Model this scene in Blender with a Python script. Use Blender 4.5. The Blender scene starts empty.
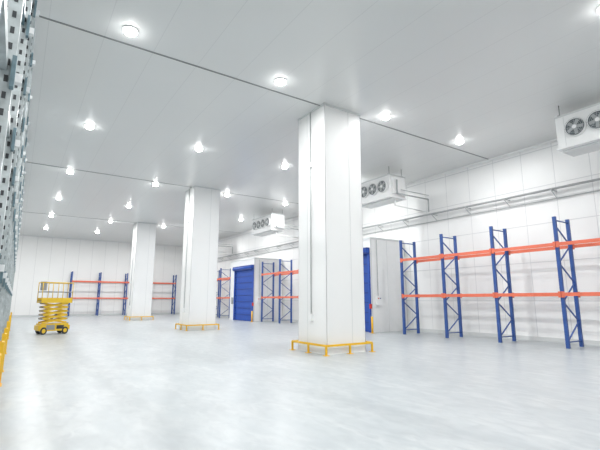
import bpy, bmesh, math
from mathutils import Vector, Matrix

S = bpy.context.scene
CAMH = 1.5
H = 7.48          # ceiling height
WX = 16.4         # right wall
FY = 46.6         # far wall
LX = -6.0
BY = -10.0

# ---------------------------------------------------------------- materials
def mat(name, col, rough=0.5, metal=0.0, spec=0.5, noise=0.0, nscale=5.0, bump=0.0, emit=None):
    m = bpy.data.materials.new(name); m.use_nodes = True
    nt = m.node_tree; b = nt.nodes['Principled BSDF']
    b.inputs['Roughness'].default_value = rough
    b.inputs['Metallic'].default_value = metal
    b.inputs['Specular IOR Level'].default_value = spec
    tc = nt.nodes.new('ShaderNodeNewGeometry')
    n = nt.nodes.new('ShaderNodeTexNoise'); n.inputs['Scale'].default_value = nscale
    n.inputs['Detail'].default_value = 4
    nt.links.new(tc.outputs['Position'], n.inputs['Vector'])
    r = nt.nodes.new('ShaderNodeValToRGB')
    r.color_ramp.elements[0].position = 0.3; r.color_ramp.elements[1].position = 0.7
    r.color_ramp.elements[0].color = (*[c*(1-noise) for c in col], 1)
    r.color_ramp.elements[1].color = (*col, 1)
    nt.links.new(n.outputs['Fac'], r.inputs['Fac'])
    nt.links.new(r.outputs['Color'], b.inputs['Base Color'])
    if bump:
        bp = nt.nodes.new('ShaderNodeBump'); bp.inputs['Strength'].default_value = bump
        nt.links.new(n.outputs['Fac'], bp.inputs['Height']); nt.links.new(bp.outputs['Normal'], b.inputs['Normal'])
    if emit:
        b.inputs['Emission Color'].default_value = (*emit[0], 1); b.inputs['Emission Strength'].default_value = emit[1]
    return m

def seam_mat(name, col, seamcol, axis, spacing, width, rough, spec=0.5, noise=0.05, axis2=None, spacing2=1, width2=0.01, nscale=0.5, bump=0.0):
    m = mat(name, col, rough, 0, spec, noise, nscale, bump)
    nt = m.node_tree; b = nt.nodes['Principled BSDF']
    src = b.inputs['Base Color'].links[0].from_socket
    g = nt.nodes.new('ShaderNodeNewGeometry'); sx = nt.nodes.new('ShaderNodeSeparateXYZ')
    nt.links.new(g.outputs['Position'], sx.inputs[0])
    def line(ax, sp, w):
        d = nt.nodes.new('ShaderNodeMath'); d.operation = 'DIVIDE'; d.inputs[1].default_value = sp
        nt.links.new(sx.outputs[ax], d.inputs[0])
        f = nt.nodes.new('ShaderNodeMath'); f.operation = 'FRACT'; nt.links.new(d.outputs[0], f.inputs[0])
        l = nt.nodes.new('ShaderNodeMath'); l.operation = 'LESS_THAN'; l.inputs[1].default_value = w/sp
        nt.links.new(f.outputs[0], l.inputs[0]); return l.outputs[0]
    fac = line(axis, spacing, width)
    if axis2 is not None:
        mx = nt.nodes.new('ShaderNodeMath'); mx.operation = 'MAXIMUM'
        nt.links.new(fac, mx.inputs[0]); nt.links.new(line(axis2, spacing2, width2), mx.inputs[1]); fac = mx.outputs[0]
    mix = nt.nodes.new('ShaderNodeMix'); mix.data_type = 'RGBA'
    nt.links.new(fac, mix.inputs[0]); nt.links.new(src, mix.inputs[6]); mix.inputs[7].default_value = (*seamcol, 1)
    nt.links.new(mix.outputs[2], b.inputs['Base Color'])
    return m

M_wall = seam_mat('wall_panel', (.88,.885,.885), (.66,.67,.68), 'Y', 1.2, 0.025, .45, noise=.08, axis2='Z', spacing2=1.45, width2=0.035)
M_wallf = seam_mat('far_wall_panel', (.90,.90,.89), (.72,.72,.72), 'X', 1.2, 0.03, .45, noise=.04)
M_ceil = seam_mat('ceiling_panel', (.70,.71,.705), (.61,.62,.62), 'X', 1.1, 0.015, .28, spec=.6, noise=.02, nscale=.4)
M_col = mat('column_panel', (.84,.845,.84), .4, noise=.03, nscale=.8)
M_trim = mat('column_flashing', (.64,.66,.66), .35)
M_seam = mat('seam_dark', (.25,.26,.26), .6)
M_yel = mat('yellow_paint', (.85,.50,.02), .45, noise=.08)
M_ylift = mat('lift_yellow', (.80,.52,.03), .4, noise=.1)
M_blue = mat('rack_blue', (.03,.09,.32), .4, noise=.1)
M_or = mat('rack_orange', (.80,.18,.10), .4, noise=.1)
M_door = mat('door_blue', (.015,.08,.42), .5, noise=.1)
M_doord = mat('door_dark_blue', (.01,.04,.22), .5)
M_white = mat('white_paint', (.85,.855,.855), .4, noise=.03)
M_galv = mat('galvanised_steel', (.50,.55,.56), .4, noise=.35, nscale=9)
M_galvd = mat('blue_grey_steel', (.16,.25,.29), .45, noise=.3, nscale=9)
M_pipe = mat('pipe_grey', (.48,.50,.51), .4, metal=.2, noise=.15)
M_dark = mat('dark_plastic', (.03,.035,.04), .5)
M_grey = mat('mid_grey', (.30,.31,.32), .5)
M_red = mat('red_plastic', (.6,.03,.02), .4)
M_fan = mat('fan_interior', (.10,.12,.13), .5)
M_lamp = mat('lamp_lens', (1,1,1), .4, emit=((1,1,.98), 40))

# floor : trowelled concrete
M_floor = bpy.data.materials.new('concrete_floor'); M_floor.use_nodes = True
nt = M_floor.node_tree; b = nt.nodes['Principled BSDF']
g = nt.nodes.new('ShaderNodeNewGeometry')
def tex(scale, detail, stretch, rot, dist=0):
    mp = nt.nodes.new('ShaderNodeMapping'); mp.inputs['Scale'].default_value = stretch; mp.inputs['Rotation'].default_value = (0,0,rot)
    nt.links.new(g.outputs['Position'], mp.inputs['Vector'])
    n = nt.nodes.new('ShaderNodeTexNoise'); n.inputs['Scale'].default_value = scale; n.inputs['Detail'].default_value = detail
    n.inputs['Distortion'].default_value = dist
    nt.links.new(mp.outputs['Vector'], n.inputs['Vector']); return n.outputs['Fac']
def mixc(fac, a, bb):
    mx = nt.nodes.new('ShaderNodeMix'); mx.data_type = 'RGBA'
    nt.links.new(fac, mx.inputs[0])
    for i, v in ((6, a), (7, bb)):
        if isinstance(v, tuple): mx.inputs[i].default_value = (*v, 1)
        else: nt.links.new(v, mx.inputs[i])
    return mx.outputs[2]
def ramp(f, lo, hi):
    r = nt.nodes.new('ShaderNodeMapRange'); r.inputs[1].default_value = lo; r.inputs[2].default_value = hi
    nt.links.new(f, r.inputs[0]); return r.outputs[0]
t1 = ramp(tex(.9, 6, (1,1,1), 0, 1.2), .35, .7)
t2 = ramp(tex(2.4, 7, (1,.35,1), .5, 1.0), .40, .78)
t3 = ramp(tex(7, 5, (1,.5,1), -.6, .6), .42, .75)
c = mixc(t1, (.375,.41,.43), (.425,.455,.47))
c = mixc(t2, c, (.49,.515,.525))
c = mixc(t3, c, (.36,.39,.41))
nt.links.new(c, b.inputs['Base Color'])
b.inputs['Roughness'].default_value = .34
b.inputs['Specular IOR Level'].default_value = .5

# ---------------------------------------------------------------- builder
class B:
    def __init__(s, name):
        s.name = name; s.bm = bmesh.new(); s.mats = []
    def mi(s, m):
        if m not in s.mats: s.mats.append(m)
        return s.mats.index(m)
    def _fin(s, verts, m, smooth=False):
        i = s.mi(m)
        fs = set(f for v in verts for f in v.link_faces)
        for f in fs: f.material_index = i; f.smooth = smooth and len(f.verts) == 4
    def box(s, a, b, m):
        a = Vector(a); b = Vector(b)
        r = bmesh.ops.create_cube(s.bm, size=1)
        for v in r['verts']:
            v.co = Vector(((a[k]+b[k])/2 + v.co[k]*abs(b[k]-a[k])) for k in range(3))
        s._fin(r['verts'], m)
    def bar(s, p, q, w, h, m):
        p = Vector(p); q = Vector(q); d = q-p
        r = bmesh.ops.create_cube(s.bm, size=1)
        rot = d.to_track_quat('Z', 'Y').to_matrix().to_4x4()
        M = Matrix.Translation((p+q)/2) @ rot @ Matrix.Diagonal((w, h, d.length, 1))
        bmesh.ops.transform(s.bm, matrix=M, verts=r['verts']); s._fin(r['verts'], m)
    def cyl(s, p, q, r1, m, seg=12, r2=None):
        p = Vector(p); q = Vector(q); d = q-p
        r = bmesh.ops.create_cone(s.bm, cap_ends=True, segments=seg, radius1=r1, radius2=r1 if r2 is None else r2, depth=d.length)
        M = Matrix.Translation((p+q)/2) @ d.to_track_quat('Z', 'Y').to_matrix().to_4x4()
        bmesh.ops.transform(s.bm, matrix=M, verts=r['verts']); s._fin(r['verts'], m, True)
    def ring(s, c, n, R, t, m, seg=20):
        c = Vector(c); q = Vector(n).to_track_quat('Z', 'Y')
        pts = [c + q @ Vector((R*math.cos(2*math.pi*i/seg), R*math.sin(2*math.pi*i/seg), 0)) for i in range(seg)]
        for i in range(seg): s.bar(pts[i], pts[(i+1) % seg], t, t, m)
    def done(s, loc=(0,0,0), rot=0, bevel=0):
        me = bpy.data.meshes.new(s.name); s.bm.to_mesh(me); s.bm.free()
        for m in s.mats: me.materials.append(m)
        o = bpy.data.objects.new(s.name, me); S.collection.objects.link(o)
        o.location = loc; o.rotation_euler = (0,0,rot)
        if bevel:
            bv = o.modifiers.new('bevel', 'BEVEL'); bv.width = bevel; bv.segments = 2; bv.limit_method = 'ANGLE'
        return o
def inst(o, loc, rot=0):
    n = bpy.data.objects.new(o.name.split('.')[0], o.data); S.collection.objects.link(n)
    n.location = loc; n.rotation_euler = (0,0,rot); return n

# ---------------------------------------------------------------- room shell
def slab(name, a, b_, m):
    x = B(name); x.box(a, b_, m); return x.done()
slab('floor', (LX-.2, BY-.2, -.2), (WX+.2, FY+.2, 0), M_floor)
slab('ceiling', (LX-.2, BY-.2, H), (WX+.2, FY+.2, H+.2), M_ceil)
slab('wall_right', (WX, BY-.2, 0), (WX+.2, FY+.2, H), M_wall)
slab('wall_left', (LX-.2, BY-.2, 0), (LX, FY+.2, H), M_wall)
slab('wall_far', (LX, FY, 0), (WX, FY+.2, H), M_wallf)
slab('wall_back', (LX, BY-.2, 0), (WX, BY, H), M_wallf)
slab('baseboard_right', (WX-.04, BY, 0), (WX, FY, .15), M_trim)
slab('baseboard_far', (LX, FY-.04, 0), (WX-.04, FY, .15), M_trim)
# cornice flashing
slab('trim_1', (WX-.08, BY, H-.08), (WX, FY, H), M_white)
slab('trim_2', (LX, FY-.08, H-.08), (WX-.08, FY, H), M_white)
for i, y in enumerate((-1.7, 9.74, 21.3, 33.9)):
    slab('trim_%d' % (i+3), (LX, y-.025, H-.012), (WX-.08, y+.025, H), M_seam)

# ---------------------------------------------------------------- columns
CW = 1.42
for (x, y) in ((7.32, 9.54), (7.32, 20.9), (7.32, 33.5)):
    c = B('warehouse_column')
    c.box((0,0,0), (CW,CW,H), M_col)
    t = .05; e = .008
    for (cx, cy) in ((0,0),(CW,0),(0,CW),(CW,CW)):     # corner flashings (L profile)
        sx = 1 if cx == 0 else -1; sy = 1 if cy == 0 else -1
        c.box((cx-sx*e, cy-sy*e, 0), (cx+sx*t, cy, H), M_white)
        c.box((cx-sx*e, cy-sy*e, 0), (cx, cy+sy*t, H), M_white)
    c.box((-.004, .93, .0), (0, .945, H), M_trim)         # panel joints
    c.box((.93, -.004, .0), (.945, 0, H), M_trim)
    c.cyl((-.03, .72, 1.0), (-.03, .72, H-.02), .016, M_pipe, 8)  # conduit
    c.box((-.07, .66, .9), (0, .80, 1.1), M_white)
    c.box((-.06, .66, 5.6), (0, .78, 5.75), M_white)
    # cap + skirting
    c.box((-.03,-.03,H-.06), (CW+.03,CW+.03,H), M_trim)
    c.done((x, y, 0))
    gr = B('column_guard_rail')
    o = .14; z = .26
    L = -o; R = CW+o
    for (p, q) in (((L,L),(R,L)), ((R,L),(R,R)), ((R,R),(L,R)), ((L,R),(L,L))):
        gr.bar((*p, z), (*q, z), .055, .055, M_yel)
    for (px, py) in ((L,L),(R,L),(L,R),(R,R),(CW/2,L),(CW/2,R),(L,CW/2),(R,CW/2)):
        gr.bar((px,py,0), (px,py,z), .05, .05, M_yel)
        gr.box((px-.07,py-.07,0), (px+.07,py+.07,.012), M_yel)
    gr.done((x, y, 0))

# ---------------------------------------------------------------- pallet racks (length along local Y, depth along +X)
def rack(name, frames, hgt=4.2, D=1.0, levels=(1.68, 3.28)):
    r = B(name); w = .09
    for y in frames:
        for x in (0, D-w):
            r.box((x, y-.05, 0), (x+.02, y+.05, hgt), M_blue)      # C profile
            r.box((x+w-.02, y-.05, 0), (x+w, y+.05, hgt), M_blue)
            r.box((x+.02, y-.05, 0), (x+w-.02, y-.03, hgt), M_blue)
            r.box((x-.03, y-.08, 0), (x+w+.03, y+.08, .012), M_galv)
        zz = .2; k = 0
        r.bar((w, y, zz), (D-w, y, zz), .035, .035, M_blue)
        while zz + .62 < hgt:
            a = (w/2, y, zz) if k % 2 == 0 else (D-w/2, y, zz)
            b_ = (D-w/2, y, zz+.62) if k % 2 == 0 else (w/2, y, zz+.62)
            r.bar(a, b_, .035, .035, M_blue); zz += .62; k += 1
        r.bar((w, y, hgt-.12), (D-w, y, hgt-.12), .035, .035, M_blue)
    for a, b_ in zip(frames[:-1], frames[1:]):
        for z in levels:
            for x in (-.045, D+.005):
                r.box((x, a+.05, z-.055), (x+.045, b_-.05, z+.055), M_or)
                for yy in (a+.05, b_-.05):
                    r.box((x-.006, yy-.04, z-.10), (x+.05, yy+.04, z+.09), M_or)
    return r
rack('pallet_rack', [0, 2.23, 4.46, 6.69, 8.92, 11.15]).done((14.4, 2.05, 0))
rack('pallet_rack', [0, 2.4, 4.8, 7.2]).done((14.4, 18.9+.2, 0))
rack('pallet_rack', [0, 2.5, 5.0, 7.5, 10.0]).done((14.4, 31.2, 0))
rack('pallet_rack', [0, 2.5, 5.0, 7.5, 10.0]).done((14.3, FY-1.15, 0), math.pi/2)

# ---------------------------------------------------------------- door vestibules
for y0 in (14.75, 26.7):
    v = B('cold_store_door_vestibule')
    W = 4.0; X0 = 14.0; hh = 4.5; dh = 3.75
    v.box((X0, y0, 0), (X0+.12, y0+.12, hh), M_white)           # jambs
    v.box((X0, y0+3.1, 0), (X0+.12, y0+W, hh), M_white)
    v.box((X0, y0+.12, dh), (X0+.12, y0+3.1, hh), M_white)
    v.box((X0+.12, y0, 0), (WX-.04, y0+.1, hh), M_white)            # sides
    v.box((X0+.12, y0+W-.1, 0), (WX-.04, y0+W, hh), M_white)
    v.box((X0+.12, y0+.1, hh-.1), (WX-.08, y0+W-.1, hh), M_white)
    v.box((X0-.02, y0-.02, hh-.08), (WX-.08, y0+W+.02, hh+.02), M_trim)
    v.box((X0-.01, y0-.012, 0), (X0+.06, y0, hh), M_trim)
    v.box((X0+1.1, y0-.006, 0), (X0+1.12, y0, hh), M_trim)
    # curtain with ribs
    v.box((X0+.03, y0+.12, 0.02), (X0+.06, y0+3.1, dh), M_door)
    for k in range(1, 8):
        v.box((X0+.0, y0+.14, k*.46-.02), (X0+.05, y0+3.08, k*.46+.02), M_doord)
    v.box((X0-.08, y0+.04, 0), (X0+.0, y0+.16, dh), M_door)         # guides
    v.box((X0-.08, y0+3.06, 0), (X0+.0, y0+3.18, dh), M_door)
    v.box((X0-.22, y0+.04, dh-.05), (X0+.0, y0+3.18, dh+.25), M_doord)      # roller hood
    v.cyl((X0-.14, y0+.03, dh+.1), (X0-.14, y0+3.19, dh+.1), .11, M_door, 14)
    v.box((X0-.06, y0+3.4, 1.2), (X0, y0+3.65, 1.7), M_grey)
    # control box on near side
    v.box((X0+.25, y0-.12, 1.25), (X0+.55, y0, 1.7), M_white)
    v.box((X0+.3, y0-.135, 1.55), (X0+.36, y0-.12, 1.6), M_red)
    v.box((X0+.42, y0-.135, 1.55), (X0+.48, y0-.12, 1.6), M_doord)
    v.cyl((X0+.4, y0-.03, 1.7), (X0+.4, y0-.03, hh-.1), .015, M_pipe, 8)
    v.box((X0-.12, y0-.04, 1.1), (X0-.02, y0+.04, 1.32), M_red)
    v.done()
    g2 = B('safety_bollard')
    for yy in (y0-.25, ):
        g2.cyl((X0-.25, yy, 0), (X0-.25, yy, .75), .05, M_yel, 12)
        g2.cyl((X0-.25, yy, 0), (X0-.25, yy, .015), .1, M_yel, 12)
    g2.done()

# ---------------------------------------------------------------- evaporators
def evap(nf, y0):
    e = B('evaporator_fan_unit')
    X0 = 13.4; D = 1.0; z0 = 6.08; z1 = 7.08; L = nf*.6+.35
    e.box((X0, 0+y0, z0), (X0+D, y0+L, z1), M_white)
    e.box((X0-.01, y0-.02, z1-.04), (X0+D+.02, y0+L+.02, z1+.015), M_trim)
    e.box((X0-.004, y0+L-.24, z0+.03), (X0, y0+L-.225, z1-.06), M_trim)
    # drip tray + lip
    e.box((X0-.04, y0-.03, z0-.05), (X0+D+.05, y0+L+.03, z0), M_white)
    e.box((X0+.15, y0+.05, z0-.11), (X0+D-.15, y0+L-.05, z0-.05), M_trim)
    for k in range(nf):
        cy = y0 + .10 + .30 + k*.6; cz = (z0+z1)/2
        e.cyl((X0-.09, cy, cz), (X0, cy, cz), .285, M_white, 24)
        e.cyl((X0-.094, cy, cz), (X0-.08, cy, cz), .255, M_fan, 24)
        for a in range(5):
            an = a*2*math.pi/5 + k
            p = Vector((X0-.105, cy, cz)); q = p + Vector((0, math.cos(an), math.sin(an)))*.22
            e.bar(p, q, .012, .09, M_pipe)
        e.cyl((X0-.13, cy, cz), (X0-.09, cy, cz), .06, M_white, 12)
        for R in (.09, .14, .19, .24, .275):
            e.ring((X0-.125, cy, cz), (1,0,0), R, .007, M_pipe)
        for a in range(4):
            an = a*math.pi/4
            d = Vector((0, math.cos(an), math.sin(an)))*.275
            e.bar(Vector((X0-.12, cy, cz))-d, Vector((X0-.12, cy, cz))+d, .008, .008, M_pipe)
    for yy in (y0+.1, y0+L-.1):
        for xx in (X0+.1, X0+D-.1):
            e.cyl((xx, yy, z1), (xx, yy, H), .012, M_grey, 6)
        e.box((X0+.02, yy-.03, z1+.015), (X0+D-.02, yy+.03, z1+.06), M_pipe)
    # suction / liquid pipes on near end to wall
    e.box((X0+.12, y0-.1, z0+.12), (X0+D-.1, y0, z1-.12), M_white)
    e.cyl((X0+.3, y0-.16, z0+.1), (X0+.3, y0-.16, z0+.75), .035, M_pipe, 10)
    e.cyl((X0+.3, y0-.16, z0+.12), (WX-.62, y0-.16, z0+.12), .035, M_pipe, 10)
    e.cyl((X0+.5, y0-.2, z0+.3), (WX-.62, y0-.2, z0+.3), .02, M_pipe, 8)
    e.cyl((WX-.62, y0-.16, z0+.12), (WX-.62, y0-.16, 5.6), .035, M_pipe, 10)
    # drain pipe
    e.cyl((X0+.5, y0+.2, z0-.11), (X0+.5, y0+.2, z0-.35), .03, M_white, 10)
    e.cyl((X0+.5, y0+.2, z0-.33), (WX-.62, y0+.2, z0-.40), .03, M_white, 10)
    e.done()
evap(3, 3.55); evap(3, 12.75); evap(4, 23.3); evap(4, 34.5)

# ---------------------------------------------------------------- wall pipes / tray
p = B('refrigeration_pipe_run')
p.cyl((WX-.22, BY+.3, 5.57), (WX-.22, FY-.3, 5.57), .045, M_pipe, 12)
p.cyl((WX-.38, BY+.3, 5.55), (WX-.38, FY-.3, 5.55), .025, M_pipe, 10)
p.cyl((WX-.06, BY+.3, 5.22), (WX-.06, FY-.3, 5.22), .02, M_pipe, 10)
p.cyl((WX-.10, 19.4, 0), (WX-.10, 19.4, 5.5), .03, M_pipe, 10)      # drop to floor
y = BY+1
while y < FY-1:
    p.box((WX-.44, y-.02, 5.48), (WX-.001, y+.02, 5.515), M_pipe)
    p.bar((WX-.42, y, 5.48), (WX-.03, y, 5.24), .02, .02, M_pipe)
    y += 1.8
p.done()

# ---------------------------------------------------------------- ceiling lights
fx = None
for yi in range(-2, 6):
    for x in (-2.5, 1.55, 5.5, 9.55, 13.5):
        yy = 9.15 + 6.3*yi
        if fx is None:
            f = B('ceiling_light')
            f.cyl((0,0,-.03), (0,0,0), .17, M_white, 24, .16)
            f.cyl((0,0,-.08), (0,0,-.03), .125, M_lamp, 24, .13)      # domed diffuser
            f.cyl((0,0,-.11), (0,0,-.08), .08, M_lamp, 24, .125)
            fx = f.done((x, yy, H)); o = fx
        else: o = inst(fx, (x, yy, H))
        ld = bpy.data.lights.new('lamp', 'AREA'); ld.shape = 'DISK'; ld.size = .16; ld.energy = 132; ld.color = (1, .997, .985)
        lo = bpy.data.objects.new('lamp', ld); S.collection.objects.link(lo); lo.parent = o; lo.location = (0,0,-.115)

# ---------------------------------------------------------------- scissor lift
l = B('scissor_lift')
Lh = .85; Wd = .40
l.box((-Lh+.1,-Wd,.16), (Lh-.1,Wd,.50), M_ylift)
l.box((-Lh,-Wd+.04,.2), (-Lh+.1,Wd-.04,.42), M_ylift)
l.box((Lh-.1,-Wd+.04,.2), (Lh,Wd-.04,.42), M_ylift)
l.box((-.45,-Wd-.015,.22), (.0,-Wd,.44), M_grey)
l.box((.1,-Wd-.015,.25), (.5,-Wd,.42), M_dark)
for sx in (-.58, .58):
    for sy in (-1, 1):
        l.cyl((sx, sy*(Wd-.1), .17), (sx, sy*(Wd+.03), .17), .17, M_dark, 20)
        l.cyl((sx, sy*(Wd+.03), .17), (sx, sy*(Wd+.045), .17), .10, M_ylift, 12)
zl = [.54, .72, .90, 1.08, 1.26, 1.44]
for i in range(5):
    for sy in (-.3, .3):
        l.bar((-.68, sy, zl[i]), (.68, sy, zl[i+1]), .05, .08, M_ylift)
        l.bar((.68, sy*.82, zl[i]), (-.68, sy*.82, zl[i+1]), .05, .08, M_ylift)
    for sx in (-.68, .68):
        l.cyl((sx, -.34, zl[i+1]), (sx, .34, zl[i+1]), .025, M_grey, 8)
l.cyl((-.3, 0, .55), (.35, 0, 1.05), .05, M_grey, 10)
l.box((-Lh,-Wd,1.46), (Lh,Wd,1.56), M_ylift)
l.box((-Lh+.02,-Wd+.02,1.56), (Lh-.02,Wd-.02,1.575), M_dark)
l.box((-Lh,-Wd,1.56), (Lh,-Wd+.02,1.70), M_ylift); l.box((-Lh,Wd-.02,1.56), (Lh,Wd,1.70), M_ylift)
for z in (1.98, 2.42):
    for sy in (-Wd+.02, Wd-.02): l.cyl((-Lh+.02, sy, z), (Lh-.02, sy, z), .022, M_ylift if z > 2.2 else M_grey, 8)
    for sx in (-Lh+.02, Lh-.02): l.cyl((sx, -Wd+.02, z), (sx, Wd-.02, z), .022, M_ylift if z > 2.2 else M_grey, 8)
for sx in (-Lh+.02, -.28, .28, Lh-.02):
    for sy in (-Wd+.02, Wd-.02): l.cyl((sx, sy, 1.56), (sx, sy, 2.42), .022, M_ylift, 8)
l.box((-Lh+.05,-.18,2.05), (-Lh+.28,.18,2.4), M_grey)
l.box((-Lh+.04,-.16,2.4), (-Lh+.26,.16,2.46), M_dark)
for k in range(4):
    l.bar((.62, -Wd-.01, .5+.02+k*.27), (.74, -Wd-.01, .5+.02+k*.27), .02, .03, M_grey)
lo = l.done((1.5, 22.3, 0), math.radians(12)); lo.scale = (.74, .9, .94)

# ---------------------------------------------------------------- tall galvanised racking on the left
r = B('galvanised_storage_rack')
X1 = -.20
ys = [2.3 + 1.8*i for i in range(18)]
for j, y in enumerate(ys):
    for x in (X1-.1, X1-1.1):
        r.box((x, y-.05, 0), (x+.1, y-.03, 7.0), M_galv)
        r.box((x, y-.03, 0), (x+.02, y+.05, 7.0), M_galvd)
        r.box((x+.08, y-.03, 0), (x+.1, y+.05, 7.0), M_galv if j % 3 else M_galvd)
        r.box((x-.03, y-.09, 0), (x+.13, y+.09, .012), M_galv)
        if j < 6:                                   # punched slots
            zz = .3
            while zz < 6.9:
                r.box((x+.035, y-.053, zz), (x+.065, y-.05, zz+.06), M_dark); zz += .15
    zz = .3; k = 0
    while zz + 1 < 7:
        a = X1-1.0; b_ = X1-.1
        if k % 2: a, b_ = b_, a
        r.bar((a, y, zz), (b_, y, zz+.8), .035, .035, M_galvd if k % 2 else M_galv)
        zz += .8; k += 1
    for z in (1.9, 3.4, 4.9, 6.3):            # connector plates and short arms
        r.box((X1-.02, y-.12, z-.16), (X1+.012, y-.05, z+.12), M_galvd)
        r.box((X1-.0, y-.05, z-.08), (X1+.06, y+.02, z), M_white)
        r.bar((X1-.05, y+.06, z-.35), (X1-.05, y+.40, z), .05, .04, M_galv)
for i, z in enumerate((1.9, 3.4, 4.9, 6.3)):
    for x in (X1-.10, X1-1.0):
        r.box((x, ys[0]-.1, z), (x+.05, ys[-1]+.1, z+.12), M_galv if i % 2 else M_galvd)
for x in (X1-.1, X1-1.1): r.box((x, ys[0], 6.93), (x+.08, ys[-1], 7.0), M_galv)
r.done()
for y in (4.1, 5.9, 7.7, 9.5, 11.3, 14.9, 20.3, 25.7):
    g3 = B('rack_post_protector')
    g3.box((-.10, -.10, 0), (-.07, .10, .9), M_yel)
    g3.box((-.135, -.12, 0), (-.07, -.10, .9), M_yel)
    g3.box((-.135, .10, 0), (-.07, .12, .9), M_yel)
    g3.box((-.135, -.15, 0), (-.05, .15, .012), M_yel)
    g3.done((0, y, 0))

# ---------------------------------------------------------------- world + camera
w = bpy.data.worlds.new('World'); S.world = w; w.use_nodes = True
w.node_tree.nodes['Background'].inputs[0].default_value = (.8,.85,.9,1)
w.node_tree.nodes['Background'].inputs[1].default_value = .3
cd = bpy.data.cameras.new('Camera'); cam = bpy.data.objects.new('Camera', cd); S.collection.objects.link(cam)
cd.lens = 417/600*36; cd.sensor_width = 36; cd.clip_start = .05; cd.clip_end = 200
cam.location = (0, 0, CAMH)
cam.rotation_euler = (math.radians(90+10.2), 0, math.radians(-33.9))
S.camera = cam
S.view_settings.view_transform = 'Standard'
S.view_settings.exposure = 0
